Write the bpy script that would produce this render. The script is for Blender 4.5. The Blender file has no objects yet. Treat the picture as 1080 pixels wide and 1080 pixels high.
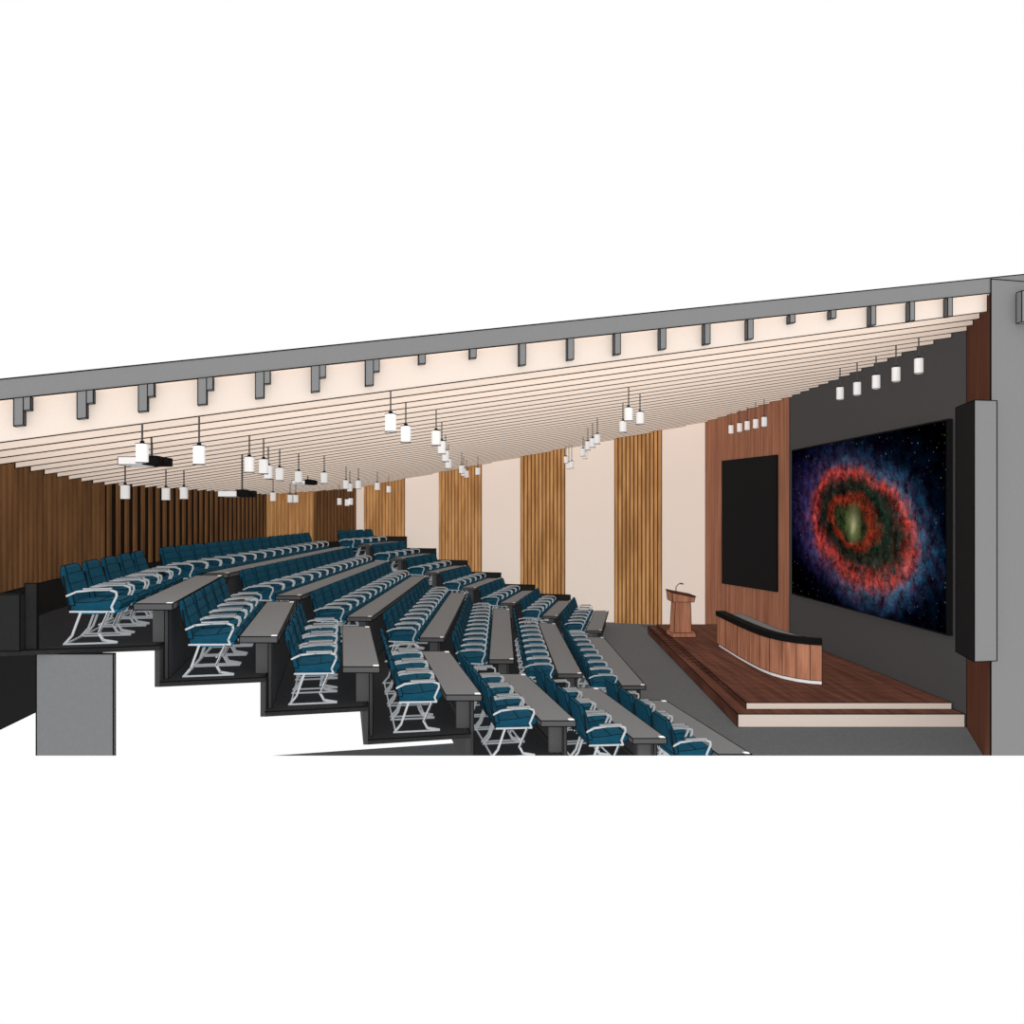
import bpy, math, random
from mathutils import Vector, Matrix
import bmesh
random.seed(3)
F=815.0; VX=510.0; HY=540.0
sc=bpy.context.scene
try:
    sc.view_settings.view_transform='Standard'
    sc.view_settings.look='None'
except Exception as e: print(e)

# ---------------------------------------------------------------- materials
def lin(c):
    c=c/255.0
    return c/12.92 if c<=0.04045 else ((c+0.055)/1.055)**2.4
def rgb(r,g,b,k=1.0): return (min(lin(r)*k,1),min(lin(g)*k,1),min(lin(b)*k,1),1)
def base(name):
    m=bpy.data.materials.new(name); m.use_nodes=True
    nt=m.node_tree; b=nt.nodes['Principled BSDF']
    b.inputs['Roughness'].default_value=0.85
    b.inputs['Specular IOR Level'].default_value=0.05
    return m,nt,b
def flat(name,c,k=1.0,noise=0.06,scale=30):
    m,nt,b=base(name)
    n=nt.nodes.new('ShaderNodeTexNoise'); n.inputs['Scale'].default_value=scale; n.inputs['Detail'].default_value=4
    tc=nt.nodes.new('ShaderNodeTexCoord'); nt.links.new(tc.outputs['Object'],n.inputs['Vector'])
    r=nt.nodes.new('ShaderNodeValToRGB')
    C=rgb(*c,k)
    r.color_ramp.elements[0].position=0.3; r.color_ramp.elements[1].position=0.7
    r.color_ramp.elements[0].color=tuple(x*(1-noise) for x in C[:3])+(1,)
    r.color_ramp.elements[1].color=tuple(min(1,x*(1+noise)) for x in C[:3])+(1,)
    nt.links.new(n.outputs['Fac'],r.inputs['Fac']); nt.links.new(r.outputs['Color'],b.inputs['Base Color'])
    return m
def wood(name,c1,c2,sx,sy,sz,k=1.0):
    m,nt,b=base(name)
    tc=nt.nodes.new('ShaderNodeTexCoord'); mp=nt.nodes.new('ShaderNodeMapping')
    mp.inputs['Scale'].default_value=(sx,sy,sz)
    n=nt.nodes.new('ShaderNodeTexNoise'); n.inputs['Scale'].default_value=1; n.inputs['Detail'].default_value=5
    r=nt.nodes.new('ShaderNodeValToRGB')
    r.color_ramp.elements[0].position=0.35; r.color_ramp.elements[1].position=0.65
    r.color_ramp.elements[0].color=rgb(*c1,k); r.color_ramp.elements[1].color=rgb(*c2,k)
    nt.links.new(tc.outputs['Object'],mp.inputs[0]); nt.links.new(mp.outputs[0],n.inputs['Vector'])
    nt.links.new(n.outputs['Fac'],r.inputs['Fac']); nt.links.new(r.outputs['Color'],b.inputs['Base Color'])
    return m
M={}
M['line']=flat('edge_black',(8,8,8))
M['beige']=flat('beige_slat',(236,221,208),0.95,0.01)
M['fascia']=flat('beige_fascia',(232,217,205),0.84,0.01)
M['beigewall']=flat('beige_wall_panel',(240,227,216),1.0,0.01)
M['slab']=flat('cut_concrete_grey',(120,120,120),1.0,0.02)
M['dgrey']=flat('front_wall_grey',(76,76,77),1.0,0.04)
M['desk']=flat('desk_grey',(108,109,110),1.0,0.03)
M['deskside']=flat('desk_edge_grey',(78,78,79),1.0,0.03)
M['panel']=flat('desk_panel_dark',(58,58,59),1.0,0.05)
M['carpet']=flat('dark_carpet',(38,38,39),1.0,0.25,60)
M['floor']=flat('floor_grey',(88,90,92),1.0,0.10,25)
M['kneeblack']=flat('black_panel',(34,34,34),1.0,0.1)
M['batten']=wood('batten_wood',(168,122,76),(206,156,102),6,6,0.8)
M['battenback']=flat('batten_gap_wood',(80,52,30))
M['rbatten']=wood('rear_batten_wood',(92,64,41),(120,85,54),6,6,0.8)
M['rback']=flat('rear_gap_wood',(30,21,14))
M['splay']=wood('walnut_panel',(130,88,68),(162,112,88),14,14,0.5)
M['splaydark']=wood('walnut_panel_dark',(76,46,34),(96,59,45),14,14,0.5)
M['stage']=wood('stage_plank',(74,46,37),(100,64,51),9,0.6,4)
M['lect']=wood('lectern_wood',(148,98,76),(186,130,102),10,10,1)
M['blackboard']=flat('black_glass',(26,26,27))
M['white']=flat('white_enamel',(240,240,240),1,0.01)
M['frame']=flat('chair_frame_white',(176,179,181),1,0.02)
M['blue']=flat('chair_blue',(16,66,86),1,0.12,20)
M['blue2']=flat('chair_blue_bright',(20,120,160),1,0.1,20)
M['blk']=flat('matt_black',(20,20,20))

# ---------------------------------------------------------------- mesh builder
class MB:
    def __init__(s): s.v=[];s.f=[];s.m=[];s.mats=[]
    def mi(s,k):
        if k not in s.mats: s.mats.append(k)
        return s.mats.index(k)
    def face(s,pts,k):
        i=len(s.v); s.v+= [tuple(p) for p in pts]; s.f.append(tuple(range(i,i+len(pts)))); s.m.append(s.mi(k))
    def line(s,p,q,w,k='line'):
        p=Vector(p);q=Vector(q);d=q-p
        if d.length<1e-6: return
        d.normalize(); a=d.cross(Vector((0,0,1)))
        if a.length<1e-3: a=Vector((1,0,0))
        a.normalize(); b=d.cross(a)
        i=len(s.v)
        for c in (p-d*w*.3,q+d*w*.3):
            for t in range(4):
                an=math.pi/4+t*math.pi/2
                s.v.append(tuple(c+(a*math.cos(an)+b*math.sin(an))*w*0.6))
        km=s.mi(k)
        for t in range(4):
            u=(t+1)%4
            s.f.append((i+t,i+u,i+4+u,i+4+t)); s.m.append(km)
        s.f.append((i,i+3,i+2,i+1)); s.m.append(km)
        s.f.append((i+4,i+5,i+6,i+7)); s.m.append(km)
    def prism(s,bot,top,k,ol=0,ktop=None,kbot=None,capl=True):
        n=len(bot); i=len(s.v)
        s.v+=[tuple(p) for p in bot]+[tuple(p) for p in top]
        ks=k if isinstance(k,(list,tuple)) else [k]*n
        for t in range(n):
            u=(t+1)%n
            s.f.append((i+t,i+u,i+n+u,i+n+t)); s.m.append(s.mi(ks[t]))
        s.f.append(tuple(range(i+n,i+2*n))); s.m.append(s.mi(ktop or ks[0]))
        s.f.append(tuple(range(i+n-1,i-1,-1))); s.m.append(s.mi(kbot or ks[0]))
        if ol:
            for t in range(n):
                u=(t+1)%n
                s.line(bot[t],bot[u],ol); s.line(top[t],top[u],ol)
                a=(Vector(bot[t])-Vector(bot[t-1])).normalized(); b2=(Vector(bot[u])-Vector(bot[t])).normalized()
                if a.dot(b2)<0.85: s.line(bot[t],top[t],ol)
    def box(s,x0,x1,y0,y1,z0,z1,k,ol=0,ktop=None,kbot=None):
        s.prism([(x0,y0,z0),(x1,y0,z0),(x1,y1,z0),(x0,y1,z0)],[(x0,y0,z1),(x1,y0,z1),(x1,y1,z1),(x0,y1,z1)],k,ol,ktop,kbot)
    def poly(s,pts,z0,z1,k,ol=0,ktop=None,kbot=None):
        s.prism([(p[0],p[1],z0) for p in pts],[(p[0],p[1],z1) for p in pts],k,ol,ktop,kbot)
    def cyl(s,c,r0,r1,z0,z1,k,n=14,ol=0):
        b=[(c[0]+r0*math.cos(2*math.pi*t/n),c[1]+r0*math.sin(2*math.pi*t/n),z0) for t in range(n)]
        u=[(c[0]+r1*math.cos(2*math.pi*t/n),c[1]+r1*math.sin(2*math.pi*t/n),z1) for t in range(n)]
        s.prism(b,u,k,ol)
    def obj(s,name,loc=(0,0,0),parent=None):
        me=bpy.data.meshes.new(name); 
        me.from_pydata([(v[0]-loc[0],v[1]-loc[1],v[2]-loc[2]) for v in s.v],[],s.f)
        for k in s.mats: me.materials.append(M[k])
        for i,p in enumerate(me.polygons): p.material_index=s.m[i]
        me.update()
        bm=bmesh.new(); bm.from_mesh(me); bmesh.ops.recalc_face_normals(bm,faces=bm.faces); bm.to_mesh(me); bm.free()
        o=bpy.data.objects.new(name,me); o.location=loc; sc.collection.objects.link(o)
        if parent: o.parent=parent
        return o

# ---------------------------------------------------------------- layout
def Ysec(X): return 7.5+0.222*(X+4.7)
def Yfar(X): return 25.4-0.292*(X+4.2)
def Zs(X,Y=0): return 1.815+0.155*X          # underside of roof slab
def Zb(X,Y=0): return 1.49+0.171*X           # underside of slats
H=3.3
FL=[1.35,1.72,2.08,2.44,2.79,3.06,3.30]
TD=[.93,1.30,1.66,2.02,2.37,2.64,2.90]
CX=[-4.18,-3.12,-2.03,-.88,.24,1.38,2.50]
NE=[11.3,11.2,11.2,11.2,11.3,11.6,11.9]
MS=[11.7,12.0,12.2,12.4,12.4,12.6,12.9]
ME=[20.5,20.4,20.0,19.3,18.9,18.3,17.9]
FS=[22,21.6,21.2,20.6,20.1,19.6,18.9]
def RX(i,Y): return CX[i]+0.0175*(Y-15)**2
def solve(i,fn):
    Y=fn(CX[i]) 
    for _ in range(30): Y=fn(RX(i,Y))
    return Y
Y0=[solve(i,Ysec) for i in range(7)]; Y1=[solve(i,Yfar) for i in range(7)]
def curve(i):
    return [(RX(i,y),y) for y in (Y0[i],NE[i],MS[i],ME[i],FS[i],Y1[i])]
ROOM=[(-5.3,7.37),(-5.6,8.95),(-5.95,10.5),(-6.2,12.6),(-6.0,21.3),(-5.17,23.4),(-4.2,25.4),(6.4,22.3),(7.4,18.67),(7.41,11.85),(6.56,10.0)]

# ---- ceiling slab
m=MB()
outer=[(-5.5,7.32),(-6.4,12.6),(-6.2,21.4),(-4.3,25.7),(6.5,22.6),(7.7,18.8),(7.9,10.3)]
m.prism([(x,y,Zs(x)) for x,y in outer],[(x,y,Zs(x)+.2) for x,y in outer],'slab',0.014,kbot='beige')
m.obj('ceiling')
# joist stubs at the section cut
sd=Vector((11.26,2.5,0)).normalized(); nd=Vector((-sd.y,sd.x,0))
m=MB()
for n in range(20):
    px=(68.0*n+20)/(1+0.0163*n); u=(px-VX)/F
    Y=8.54/(1-u*.2226); X=u*Y
    w=.045
    def cor(a,b,z,zo=0): 
        p=Vector((X,Y,0))+sd*a+nd*b; return (p.x,p.y,Zs(p.x)+z)
    def blk(a0,a1,zb):
        m.prism([cor(a0,-.005,zb),cor(a1,-.005,zb),cor(a1,.06,zb),cor(a0,.06,zb)],[cor(a0,-.005,0),cor(a1,-.005,0),cor(a1,.06,0),cor(a0,.06,0)],['slab','deskside','deskside','deskside'],.009)
    if n<7:
        blk(-w,w*.9,-.27); blk(w*.9,w*2.3,-.13)
    else: blk(-w*.8,w*.8,-.10 if n in (7,8,15,16) else -.24)
m.obj('ceiling_joists')
# ---- slats
def clip(p0,d):
    t0,t1=-1e9,1e9
    n=len(ROOM)
    for i in range(n):
        a=Vector(ROOM[i]);b=Vector(ROOM[(i+1)%n]); e=b-a
        nn=Vector((e.y,-e.x))
        den=nn.dot(d); num=nn.dot(a-p0)
        if abs(den)<1e-9: continue
        t=num/den
        if den>0: t0=max(t0,t)
        else: t1=min(t1,t)
    return t0,t1
m=MB(); k=0; off=0.08
d2=Vector((sd.x,sd.y)); n2=Vector((nd.x,nd.y))
while off<18:
    p0=Vector((-4.7,7.5))+n2*off
    t0,t1=clip(p0,d2)
    if t1-t0>0.3:
        a=p0+d2*(t0+.03); b=p0+d2*(t1-.03); th=n2*0.05
        dep=.15
        A=[(a.x,a.y,Zb(a.x)),(b.x,b.y,Zb(b.x)),((b+th).x,(b+th).y,Zb(b.x)),((a+th).x,(a+th).y,Zb(a.x))]
        if k==0: B=[(x,y,Zs(x)-.0) for x,y,z in A]
        else: B=[(x,y,z+dep) for x,y,z in A]
        m.prism(A,B,'fascia' if k==0 else 'beige')
        m.line(A[0],A[1],.012); 
        m.line(A[1],B[1],.012)
        m.line(A[0],B[0],.012)
    k+=1; off+=0.47
m.obj('ceiling_slats')

# ---- walls
def wallseg(name,a,b,zbot,k,ol=0.012,batt=None,th=.12,flip=1,ztopf=Zs):
    a=Vector(a);b=Vector(b);d=(b-a);L=d.length;d.normalize(); nn=Vector((d.y,-d.x))*flip
    m=MB()
    o=-nn*th
    bt=[(a.x,a.y,zbot),(b.x,b.y,zbot),(b.x+o.x,b.y+o.y,zbot),(a.x+o.x,a.y+o.y,zbot)]
    tp=[(x,y,ztopf(x)) for x,y,z in bt]
    m.prism(bt,tp,k,0)
    if ol: 
        m.line(bt[0],tp[0],ol); m.line(bt[1],tp[1],ol); m.line(bt[0],bt[1],ol)
    if batt:
        kb,w,sp,dep=batt
        n=max(1,int(round(L/sp))); s2=L/n
        for i in range(n):
            c=a+d*(i+.5)*s2; h=d*w/2; q=nn*dep
            P=[c-h,c+h,c+h+q,c-h+q]
            m.prism([(p.x,p.y,zbot) for p in P],[(p.x,p.y,ztopf(p.x)-.02) for p in P],kb,0)
    return m.obj(name)
rb=ROOM[0:7]
names=['wall_rear_facet_a','wall_rear_facet_b','wall_rear_facet_c','wall_rear','wall_rear_facet_d','wall_rear_facet_e']
for i in range(6):
    bt=('batten',.10,.17,.05) if i==4 else (('rbatten',.08,.17,.05) if i==5 else ('rbatten',.09,.17 if i<3 else .30,.04))  # lighter battens and backing on one facet paint in its stronger light
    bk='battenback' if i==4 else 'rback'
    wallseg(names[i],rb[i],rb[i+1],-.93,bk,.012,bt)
m=MB()
for i in range(6):
    a=Vector(rb[i]);b=Vector(rb[i+1]); d=(b-a).normalized(); nn=Vector((d.y,-d.x))*.06; o=-nn*3
    P=[a+nn,b+nn,b+o,a+o]
    m.prism([(p.x,p.y,-FL[0]) for p in P],[(p.x,p.y,-.93) for p in P],'kneeblack',0)
    m.line((P[0].x,P[0].y,-.93),(P[1].x,P[1].y,-.93),.012)
m.obj('baseboard_rear')
def farpt(px):
    u=(px-VX)/F; Y=(25.4-.292*4.2)/(1+.292*u); return (u*Y,Y)
seq=[(376,384,0),(384,427,1),(427,463,0),(463,508,1),(508,549,0),(549,596,1),(596,648,0),(648,698,1),(698,744.2,0)]
wp=[(-4.2,25.4)]+[farpt(s[1]) for s in seq[:-1]]+[(6.4,22.3)]
for i,s in enumerate(seq):
    if s[2]: wallseg('wall_side_batten_panel',wp[i],wp[i+1],-H,'battenback',.014,('batten',.080,.113,.05))
    else: wallseg('wall_side',wp[i],wp[i+1],-H,'beigewall',.014)
wallseg('wall_front_splay',(6.4,22.3),(7.4,18.67),-H,'splay',.02,('splay',.36,.37,.012))
wallseg('wall_front',(7.4,18.67),(7.41,11.85),-H,'dgrey',.012)
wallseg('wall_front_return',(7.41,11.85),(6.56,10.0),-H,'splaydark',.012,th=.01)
m=MB()
zt=Zs(6.56)+.18
P=[(6.56,9.99),(7.75,10.25),(7.75,10.8),(6.90,10.7)]
m.poly(P,-4,zt,'slab',.012)
m.box(6.93,7.4,9.95,10.05,2.45,2.85,'slab',.01)
m.obj('wall_section_pier')

# ---- tiers
def tier(i):
    m=MB()
    front=curve(i)
    if i==0:
        back=[(-5.36,7.36),(-5.66,8.95),(-6.02,10.5),(-6.27,12.6),(-6.07,21.3),(-5.24,23.4),(-4.25,25.5)]
    else: back=curve(i-1)
    P=back+front[::-1]
    z=-FL[i]
    m.poly(P,z-.05,z,'carpet',0)
    m.line((back[0][0],back[0][1],z),(front[0][0],front[0][1],z),.012)
    for a,b in zip(front[:-1],front[1:]):
        zl=-FL[i+1]-.05
        m.prism([(a[0]-.05,a[1],zl),(a[0],a[1],zl),(b[0],b[1],zl),(b[0]-.05,b[1],zl)],[(a[0]-.05,a[1],z),(a[0],a[1],z),(b[0],b[1],z),(b[0]-.05,b[1],z)],'panel',0)
        m.line((a[0],a[1],z),(b[0],b[1],z),.012)
    return m.obj('floor_tier')
for i in range(6): tier(i)
m=MB()
xs=[-4.6]+[RX(i,Y1[i]) for i in range(6)]
for i in range(6):
    xa,xb=xs[i],xs[i+1]
    ya,yb=Yfar(xa)-.08,Yfar(xb)-.08
    zt=-FL[i]+.56
    m.prism([(xa,ya-.06,-FL[i]-.3),(xb,yb-.06,-FL[i]-.3),(xb,yb+.02,-FL[i]-.3),(xa,ya+.02,-FL[i]-.3)],[(xa,ya-.06,zt),(xb,yb-.06,zt),(xb,yb+.02,zt),(xa,ya+.02,zt)],'kneeblack',.014)
m.obj('baseboard_side')
m=MB()
c5=curve(5)
m.poly([(1.9,9.0)]+c5[1:]+[(6.45,22.32),(7.45,18.67),(7.46,11.85),(6.6,9.9)],-H-.06,-H,'floor',0)
m.poly([(-2.95,10.45),(-.15,11.1),(1.85,11.3),(1.85,10.0),(-.1,10.0)],-H-.06,-H-.001,'floor',0)
m.obj('floor')
m=MB(); m.prism([(-7.4,11.0,-H),(-7.3,11,-H),(-7.5,15.2,-H),(-7.7,15.2,-H)],[(-7.4,11.0,-FL[0]),(-7.3,11,-FL[0]),(-7.5,15.2,-FL[0]),(-7.7,15.2,-FL[0])],'kneeblack',.012); m.obj('wall_rear_foundation')
m=MB(); m.box(-4.41,-3.65,7.62,7.66,-3.2,-FL[0]-.05,'desk',.012); m.obj('support_pier')
m=MB(); m.box(-4.5,-4.38,7.58,7.60,-FL[0],-.70,'kneeblack',.01); m.box(-5.3,-4.5,7.5,7.6,-FL[0],-.80,'kneeblack',.01);  m.obj('tier_end_panel')

# ---- stage
m=MB()
low=[(3.90,11.85),(7.38,11.85),(7.37,18.67),(6.72,20.95),(4.46,20.95)]
up=[(4.13,12.15),(7.36,12.15),(7.35,18.6),(6.77,20.6),(4.62,20.6)]
m.poly(low,-H,-3.1,['fascia','stage','stage','stage','stage'],.014,ktop='stage')
m.poly(up,-3.1,-3.0,['fascia','stage','stage','stage','stage'],.012,ktop='stage')
for i in range(1,26):
    y=12.15+i*.33
    xr=7.34 if y<18.6 else 7.34-.285*(y-18.6)
    m.line((4.15,y,-3.003),(xr,y,-3.003),.009)
m.obj('stage_platform')

# ---- screens
SC=Vector((7.36,15.25,-.24))
m=MB()
M['galaxy']=bpy.data.materials.new('galaxy_picture')
m.box(-.05,.03,-3.08,3.08,-1.71,1.71,'blk',.0)
m.face([(-.06,3.05,-1.68),(-.06,-3.05,-1.68),(-.06,-3.05,1.68),(-.06,3.05,1.68)],'galaxy')
o=m.obj('projection_screen'); o.location=SC
g=M['galaxy']; g.use_nodes=True; nt=g.node_tree; nt.nodes.clear()
N=nt.nodes.new; Lk=nt.links.new
out=N('ShaderNodeOutputMaterial'); em=N('ShaderNodeEmission'); Lk(em.outputs[0],out.inputs[0])
tc=N('ShaderNodeTexCoord')
def val(a,sock):
    if isinstance(a,(int,float)): sock.default_value=a
    else: Lk(a,sock)
def mt(op,a,b=0.0,c=None):
    n=N('ShaderNodeMath'); n.operation=op; val(a,n.inputs[0]); val(b,n.inputs[1])
    if c is not None: val(c,n.inputs[2])
    return n.outputs[0]
def noise(scale,det=4,rough=.5,vec=None,off=(0,0,0)):
    mp=N('ShaderNodeMapping'); mp.inputs['Location'].default_value=off; Lk(vec or tc.outputs['Object'],mp.inputs[0])
    n=N('ShaderNodeTexNoise'); n.inputs['Scale'].default_value=scale; n.inputs['Detail'].default_value=det; n.inputs['Roughness'].default_value=rough
    Lk(mp.outputs[0],n.inputs['Vector']); return n
def ramp(fac,stops):
    r=N('ShaderNodeValToRGB'); Lk(fac,r.inputs[0]); e=r.color_ramp.elements
    while len(e)<len(stops): e.new(.5)
    for i,(p,c) in enumerate(stops): e[i].position=p; e[i].color=c if len(c)==4 else (*c,1)
    return r.outputs[0]
def mul(a,b,op='MULTIPLY',f=1.0):
    n=N('ShaderNodeMix'); n.data_type='RGBA'; n.blend_type=op; n.inputs[0].default_value=f
    Lk(a,n.inputs[6]); Lk(b,n.inputs[7]); return n.outputs[2]
sp=N('ShaderNodeSeparateXYZ'); Lk(tc.outputs['Object'],sp.inputs[0])
nz=noise(1.1,8,.65); s2=N('ShaderNodeSeparateColor'); Lk(nz.outputs['Color'],s2.inputs[0])
X0=mt('MULTIPLY',sp.outputs[1],-1.0)
x=mt('ADD',X0,mt('MULTIPLY',mt('SUBTRACT',s2.outputs[0],.5),1.1))
y=mt('ADD',sp.outputs[2],mt('MULTIPLY',mt('SUBTRACT',s2.outputs[1],.5),.6))
ca,sa=math.cos(.10),math.sin(.10)
xr=mt('SUBTRACT',mt('MULTIPLY',x,ca),mt('MULTIPLY',y,-sa)); yr=mt('ADD',mt('MULTIPLY',x,sa),mt('MULTIPLY',y,ca))
rx=mt('DIVIDE',xr,2.0); ry=mt('DIVIDE',yr,1.08)
r=mt('SQRT',mt('ADD',mt('MULTIPLY',rx,rx),mt('MULTIPLY',ry,ry)))
ang=mt('ARCTAN2',ry,rx)
r2=mt('ADD',r,mt('MULTIPLY',mt('SINE',mt('ADD',ang,mt('MULTIPLY',r,5.0))),.07))
rr=mt('MULTIPLY',r2,.5)
ring=ramp(rr,[(0,(.10,.11,.04)),(.07,(.03,.05,.015)),(.15,(.03,.03,.012)),(.21,(.26,.02,.01)),(.25,(.10,.012,.008)),(.29,(.012,.012,.008)),(.37,(.03,.012,.008)),(.42,(.18,.018,.012)),(.47,(.42,.035,.02)),(.52,(.20,.03,.03)),(.57,(.05,.012,.03)),(.68,(.010,.004,.016)),(.80,(.001,0,.002)),(1,(0,0,0))])
blue=ramp(rr,[(0,(0,.015,.0)),(.26,(0,.022,.010)),(.40,(.0,.03,.025)),(.49,(.01,.06,.08)),(.56,(.015,.11,.18)),(.66,(.005,.04,.08)),(.8,(0,.004,.01)),(1,(0,0,0))])
n1=noise(5.5,12,.8); n2_=noise(4.5,12,.8,off=(5,3,9))
c1=ramp(n1.outputs['Fac'],[(.40,(.02,.02,.02)),(.52,(.4,.4,.4)),(.64,(1,1,1))])
c2=ramp(n2_.outputs['Fac'],[(.42,(0,0,0)),(.54,(.35,.35,.35)),(.66,(1,1,1))])
sidew=mt('MULTIPLY_ADD',X0,.22,.5)
sideC=ramp(sidew,[(0,(.30,.2,.5)),(.45,(.35,.45,.45)),(.75,(1,1,1)),(1,(.8,1,1))])
A=mul(ring,c1); B=mul(mul(blue,c2),sideC)
S=mul(A,B,'ADD')
S=mul(S,S,'ADD',.9)
vo=N('ShaderNodeTexVoronoi'); vo.inputs['Scale'].default_value=9; Lk(tc.outputs['Object'],vo.inputs['Vector'])
st=ramp(vo.outputs['Distance'],[(0,(1,1,1)),(.10,(.5,.5,.5)),(.17,(0,0,0))])
stc=mul(st,vo.outputs['Color'])
n4=noise(1.6,3,.6,off=(2,7,1)); dens=ramp(n4.outputs['Fac'],[(.40,(0,0,0)),(.65,(.32,.34,.4))])
S=mul(S,mul(stc,dens),'ADD')
core=ramp(mt('SQRT',mt('ADD',mt('POWER',mt('DIVIDE',mt('ABSOLUTE',sp.outputs[1]),.36),2.0),mt('POWER',mt('DIVIDE',mt('ABSOLUTE',sp.outputs[2]),.46),2.0))),[(0,(.34,.28,.18)),(.4,(.11,.11,.05)),(1,(0,0,0))])
S=mul(S,core,'ADD')
Lk(S,em.inputs['Color']); em.inputs['Strength'].default_value=.95

def splayX(Y): return 7.4-.2755*(Y-18.67)
m=MB(); q=.05
a=(splayX(21.4)-q,21.4-.02); b=(splayX(19.09)-q,19.09-.02)
m.prism([(a[0],a[1],-1.97),(b[0],b[1],-1.97),(b[0]+.04,b[1]+.01,-1.97),(a[0]+.04,a[1]+.01,-1.97)],[(a[0],a[1],1.41),(b[0],b[1],1.41),(b[0]+.04,b[1]+.01,1.41),(a[0]+.04,a[1]+.01,1.41)],'blackboard',.016)
m.obj('wall_display_board')
m=MB()
P=[(6.43,10.52),(6.225,9.8),(6.55,9.86),(6.70,10.3)]
m.poly(P,-1.9,1.42,['blackboard','slab','slab','slab'],.012)
m.obj('wall_display_board')

# ---- lecture desks and chairs
DW0,DW1=-.27,.13
def deskobj(i,ya,yb):
    xa,xb=RX(i,ya),RX(i,yb)
    z=-TD[i]; m=MB(); o=((xa+xb)/2,(ya+yb)/2,z-.42)
    ol=.011 if yb<13 else .014
    def P(w0,w1,y0=ya,y1=yb):
        def X(y): return xa+(xb-xa)*(y-ya)/(yb-ya)
        return [(X(y0)+w0,y0),(X(y0)+w1,y0),(X(y1)+w1,y1),(X(y1)+w0,y1)]
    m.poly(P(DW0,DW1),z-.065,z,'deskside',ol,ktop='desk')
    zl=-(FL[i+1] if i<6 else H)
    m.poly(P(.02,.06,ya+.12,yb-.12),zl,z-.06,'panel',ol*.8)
    n=max(2,int((yb-ya)/1.6)+1)
    for k in range(n):
        y=ya+.2+(yb-ya-.46)*k/(n-1)
        m.poly(P(-.12,.02,y,y+.06),-FL[i]+.0,z-.06,'deskside',0)
    for y in (ya+.02,yb-.08):
        m.poly(P(DW1-.07,DW1-.01,y,y+.06),z,z+.006,'white',0)
    return m.obj('lecture_desk',o)
def chairmesh():
    m=MB()
    def ext(prof,w0,k,ol,wf=None):
        wf=wf or (lambda x,z:w0)
        m.prism([(x,-wf(x,z),z) for x,z in prof],[(x,wf(x,z),z) for x,z in prof],k,ol)
    seat=[(-.22,.34),(.16,.34),(.24,.36),(.265,.40),(.245,.44),(.16,.45),(0,.43),(-.16,.425),(-.22,.44)]
    ext(seat,.235,'blue',.007)
    under=[(-.16,.305),(.19,.305),(.235,.35),(-.18,.345)]
    ext(under,.21,'blue2',.005)
    back=[(-.18,.40),(-.205,.55),(-.245,.68),(-.275,.78),(-.295,.805),(-.325,.79),(-.315,.70),(-.275,.55),(-.235,.40)]
    ext(back,.24,'blue',.008,lambda x,z:.25 if z<.74 else .25-(z-.74)*.9)
    for zz,xx in ((.52,-.198),(.62,-.226),(.72,-.257)): m.line((xx,-.235,zz),(xx,.235,zz),.006)
    m.line((.05,-.22,.442),(.05,.22,.442),.006)
    for s in (-1,1):
        y=s*.262
        def tube(path,w,k='frame'):
            for p,q in zip(path[:-1],path[1:]): m.line((p[0],y,p[1]),(q[0],y,q[1]),w,k)
        tube([(-.25,.50),(-.16,.54),(.0,.555),(.15,.555),(.215,.53),(.22,.49),(.17,.38),(.19,.33)],.022)
        tube([(-.22,.34),(.19,.33)],.020)
        tube([(.14,.33),(.05,.12),(.09,.045),(.22,.018)],.026)
        tube([(-.12,.33),(-.20,.10),(-.27,.018)],.024)
        tube([(-.28,.014),(.22,.014)],.018)
        m.box(-.10,.18,y-.016,y+.016,.562,.578,'frame',.005)
        m.line((-.225,y,.34),(-.285,y,.70),.018,'blk')
        m.line((.145,y-.012,.33),(.055,y-.012,.12),.008)
    m.line((-.26,-.255,.016),(-.26,.255,.016),.018,'frame')
    m.line((.05,-.25,.2),(.05,.25,.2),.016,'frame')
    o=m.obj('chair_proto'); me=o.data; bpy.data.objects.remove(o); return me
CM=chairmesh()
def row_chairs(i,ya,yb):
    L=math.hypot(yb-ya,RX(i,yb)-RX(i,ya)); n=int((L-.1)/.57); 
    a=math.atan2(RX(i,yb)-RX(i,ya),yb-ya)
    of=.66 if i==0 else .55
    for k in range(n):
        t=(k+.5)/n
        y=ya+(yb-ya)*t; x=RX(i,ya)+(RX(i,yb)-RX(i,ya))*t
        o=bpy.data.objects.new('auditorium_chair',CM)
        o.rotation_euler=(0,0,-a)
        o.location=(x-of*math.cos(a),y+of*math.sin(a),-FL[i]+.003)
        sc.collection.objects.link(o)
for i in range(7):
    far=Y1[i]-.45
    for ya,yb in ((Y0[i]+.02,NE[i]),(MS[i],ME[i]),(FS[i],far)):
        deskobj(i,ya,yb); row_chairs(i,ya+.05,yb-.05)

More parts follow.
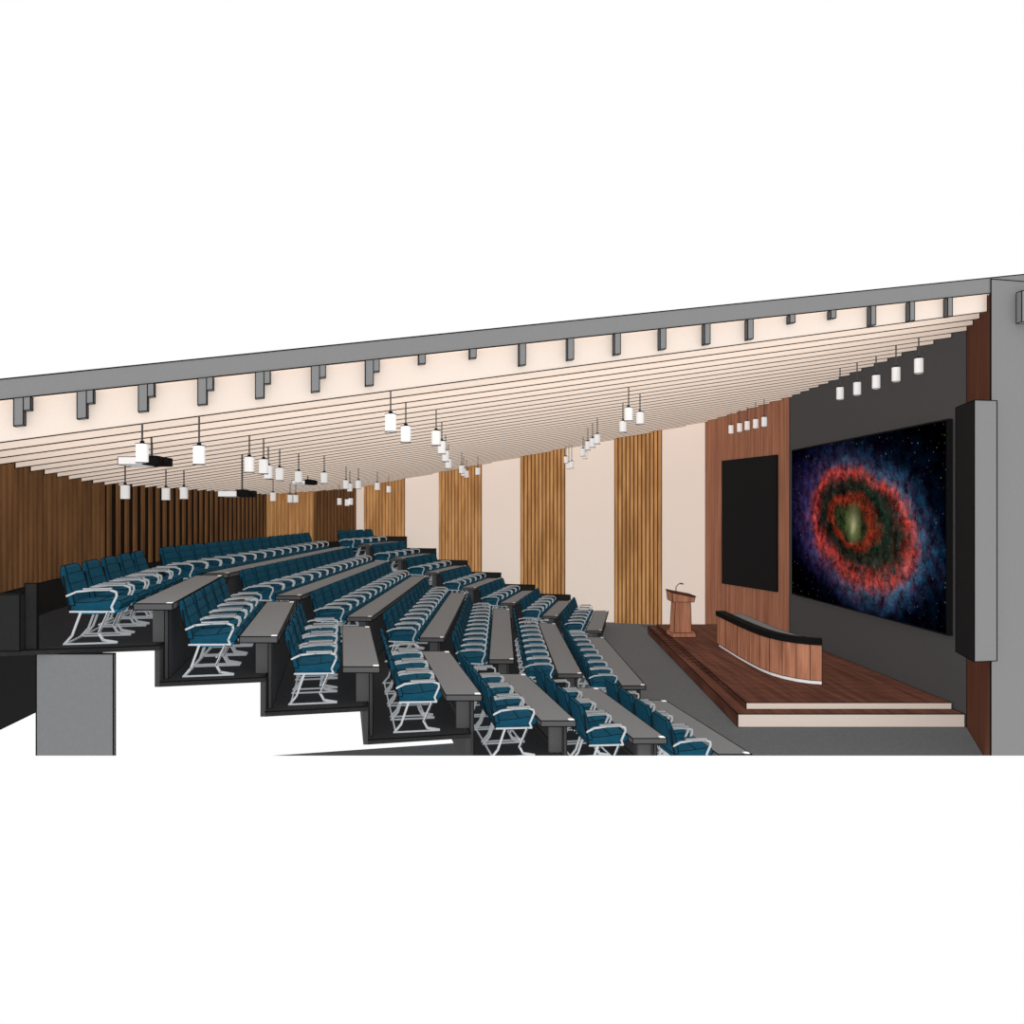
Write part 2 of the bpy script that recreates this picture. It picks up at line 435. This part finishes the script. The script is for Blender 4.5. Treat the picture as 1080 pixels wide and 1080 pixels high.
# ---- pendant lamps
lamps=[(412,446),(428,458),(663,437),(675,441),(657,450),(886,415),(904,410),(924,403),(945,395),(969,386),(771,453),(780,451),(788,449),(797,447),(806,445),
(460,462),(466,472),(470,481),(473,489),(487,495),(492,500),(504,497),(630,463),(620,470),(617,480),(625,467),(600,491),(597,485),(603,490),(615,477),
(150,478),(132,519),(175,521),(194,520),(210,480),(263,490),(278,492),(283,498),(295,500),(288,524),(306,526),(312,526),(315,503),(342,504),(365,511),(369,514),(378,511),(358,529),(366,530),(370,529),(398,513),(410,516),(489,498)]
for px,py in lamps:
    u=(px-VX)/F; v=(HY-py)/F
    if abs(u)<1e-3: u=1e-3
    mm=v/u
    if px>760: X=6.6; Y=X/u
    else:
        den=mm-.165
        X=1.11/den if abs(den)>1e-3 else -4
        Y=X/u
    if not (0<Y): Y=20
    if Y>22.8: Y=22.4
    X=u*Y
    ys=Ysec(X)+.35
    if Y<ys:
        for _ in range(20): Y=Ysec(u*Y)+.35
    X=u*Y; Z=v*Y
    if px<350 and Y>20: Y=20.5; X=u*Y; Z=v*Y
    m=MB(); zc=Zs(X)-.0
    hh=.115 if px>760 else .10
    m.cyl((X,Y),.062,.062,Z-hh,Z+hh,'white',14,.009)
    m.cyl((X,Y),.03,.02,Z+hh,Z+hh+.03,'blk',8)
    m.line((X,Y,Z+.12),(X,Y,zc-.03),.018,'deskside'); m.cyl((X,Y),.035,.035,zc-.04,zc,'white',8)
    m.obj('pendant_lamp',(X,Y,Z))
for px,py,Y in ((153,487,9.2),(250,521,12.0),(321,509,17.5)):
    X=(px-VX)/F*Y; Z=(HY-py)/F*Y; m=MB()
    m.box(X-.23,X+.14,Y-.2,Y+.2,Z-.045,Z+.045,'white',.008)
    m.box(X+.06,X+.25,Y-.21,Y+.19,Z-.047,Z+.05,'blk',.004)
    b=[(X+.26+.0,Y-.05+.05*math.cos(t*math.pi/5),Z+.035*math.sin(t*math.pi/5)) for t in range(10)]
    m.prism(b,[(p[0]+.04,p[1],p[2]) for p in b],'blk')
    m.line((X+.08,Y,Z+.04),(X+.08,Y,Zs(X)),.025,'deskside')
    m.box(X,X+.16,Y-.07,Y+.07,Z+.045,Z+.07,'blk')
    m.obj('ceiling_projector',(X,Y,Z))

# ---- lectern
m=MB(); X,Y,Z=4.77,18.75,-2.992
m.box(X-.26,X+.30,Y-.30,Y+.30,Z,Z+.10,'lect',.012)
m.prism([(X-.20,Y-.22,Z+.10),(X+.22,Y-.22,Z+.10),(X+.22,Y+.22,Z+.10),(X-.20,Y+.22,Z+.10)],[(X-.16,Y-.2,Z+.86),(X+.20,Y-.2,Z+.86),(X+.20,Y+.2,Z+.86),(X-.16,Y+.2,Z+.86)],'lect',.012)
m.prism([(X-.24,Y-.29,Z+.84),(X+.26,Y-.29,Z+.84),(X+.26,Y+.29,Z+.84),(X-.24,Y+.29,Z+.84)],[(X-.26,Y-.31,Z+1.06),(X+.28,Y-.31,Z+.95),(X+.28,Y+.31,Z+.95),(X-.26,Y+.31,Z+1.06)],'lect',.012)
m.prism([(X-.26,Y-.30,Z+1.06),(X+.28,Y-.30,Z+.95),(X+.28,Y+.30,Z+.95),(X-.26,Y+.30,Z+1.06)],[(X-.28,Y-.32,Z+1.09),(X+.30,Y-.32,Z+.98),(X+.30,Y+.32,Z+.98),(X-.28,Y+.32,Z+1.09)],'splaydark',.01)
mp_=[(X-.1,Y,Z+1.0),(X-.1,Y,Z+1.17),(X-.05,Y-.02,Z+1.24),(X+.0,Y-.02,Z+1.26)]
for p,q in zip(mp_[:-1],mp_[1:]): m.line(p,q,.02,'blk')
m.line(mp_[-1],(X+.06,Y-.02,Z+1.25),.035,'blk')
m.obj('lectern',(X,Y,Z))

# ---- curved presenter desk (sweep)
path=[(5.30,17.2),(5.28,16.5),(5.26,15.7),(5.26,15.0),(5.28,14.5),(5.33,14.15),(5.43,13.85),(5.57,13.63),(5.72,13.50),(5.88,13.44)]
def offs(d):
    r=[]
    for i,p in enumerate(path):
        a=Vector(path[max(0,i-1)]); b=Vector(path[min(len(path)-1,i+1)]); t=(b-a).normalized(); n=Vector((t.y,-t.x))
        q=Vector(p)+n*d; r.append((q.x,q.y))
    return r
m=MB()
def sweep(d0,d1,z0,z1,k,ol=0,kt=None):
    A=offs(d0);B=offs(d1)
    for i in range(len(A)-1):
        q=[A[i],A[i+1],B[i+1],B[i]]
        m.prism([(p[0],p[1],z0) for p in q],[(p[0],p[1],z1) for p in q],k,0,kt)
        if ol:
            for z in (z0,z1):
                m.line((*A[i],z),(*A[i+1],z),ol); m.line((*B[i],z),(*B[i+1],z),ol)
    if ol:
        for j in (0,-1): m.line((*A[j],z0),(*A[j],z1),ol); m.line((*A[j],z1),(*B[j],z1),ol)
sweep(.06,-.30,-2.99,-2.92,'white',.006)
sweep(.10,-.34,-2.92,-2.30,'lect',.012)
sweep(.13,-.06,-2.30,-2.20,'blk',.006)
sweep(-.06,-.46,-2.30,-2.27,'desk',.008)
A=offs(.105)
for i in range(1,len(A)-1): m.line((*A[i],-2.92),(*A[i],-2.3),.008)
m.obj('presenter_desk',(5.4,15,-3))

# ---------------------------------------------------------------- section cut of the model along its lower limit
pn=Vector((0,257.0/F,1)).normalized()
for o in list(bpy.data.objects):
    if o.type!='MESH': continue
    bpy.context.view_layer.update()
    mw=o.matrix_world
    ds=[pn.dot(mw@Vector(c)) for c in o.bound_box]
    if min(ds)>=0: continue
    if o.data.users>1: o.data=o.data.copy()
    bm=bmesh.new(); bm.from_mesh(o.data); bm.transform(mw)
    r=bmesh.ops.bisect_plane(bm,geom=bm.verts[:]+bm.edges[:]+bm.faces[:],plane_co=(0,0,0),plane_no=pn,clear_inner=True)
    if len(bm.faces)==0:
        bm.free(); bpy.data.objects.remove(o); continue
    bm.transform(mw.inverted()); bm.to_mesh(o.data); bm.free()

# ---------------------------------------------------------------- light
w=bpy.data.worlds.new('World'); sc.world=w; w.use_nodes=True
w.node_tree.nodes['Background'].inputs[0].default_value=(1,1,1,1); w.node_tree.nodes['Background'].inputs[1].default_value=1.0
def fill_sun(name,d,s,shadow=False):  # added shadowless fill lights, evening out brightness on all faces
    l=bpy.data.lights.new(name,'SUN'); l.energy=s; l.angle=.3
    try: l.use_shadow=shadow
    except: pass
    o=bpy.data.objects.new(name,l); o.rotation_euler=Vector(d).to_track_quat('-Z','Y').to_euler(); sc.collection.objects.link(o)
fill_sun('fill_side',(.15,1,-.25),.95)
fill_sun('fill_top',(.1,.1,-1),1.35)
fill_sun('fill_from_below',(0,.3,1),1.3)  # fill added from below to brighten ceiling undersides
fill_sun('fill_front',(1,.1,-.1),.8)
fill_sun('fill_rear',(-1,.1,-.1),.6)

cam=bpy.data.cameras.new('camera'); cam.sensor_width=36; cam.lens=F/1080*36; cam.shift_x=30/1080; cam.clip_end=200
co=bpy.data.objects.new('camera',cam); co.rotation_euler=(math.pi/2,0,0); sc.collection.objects.link(co); sc.camera=co
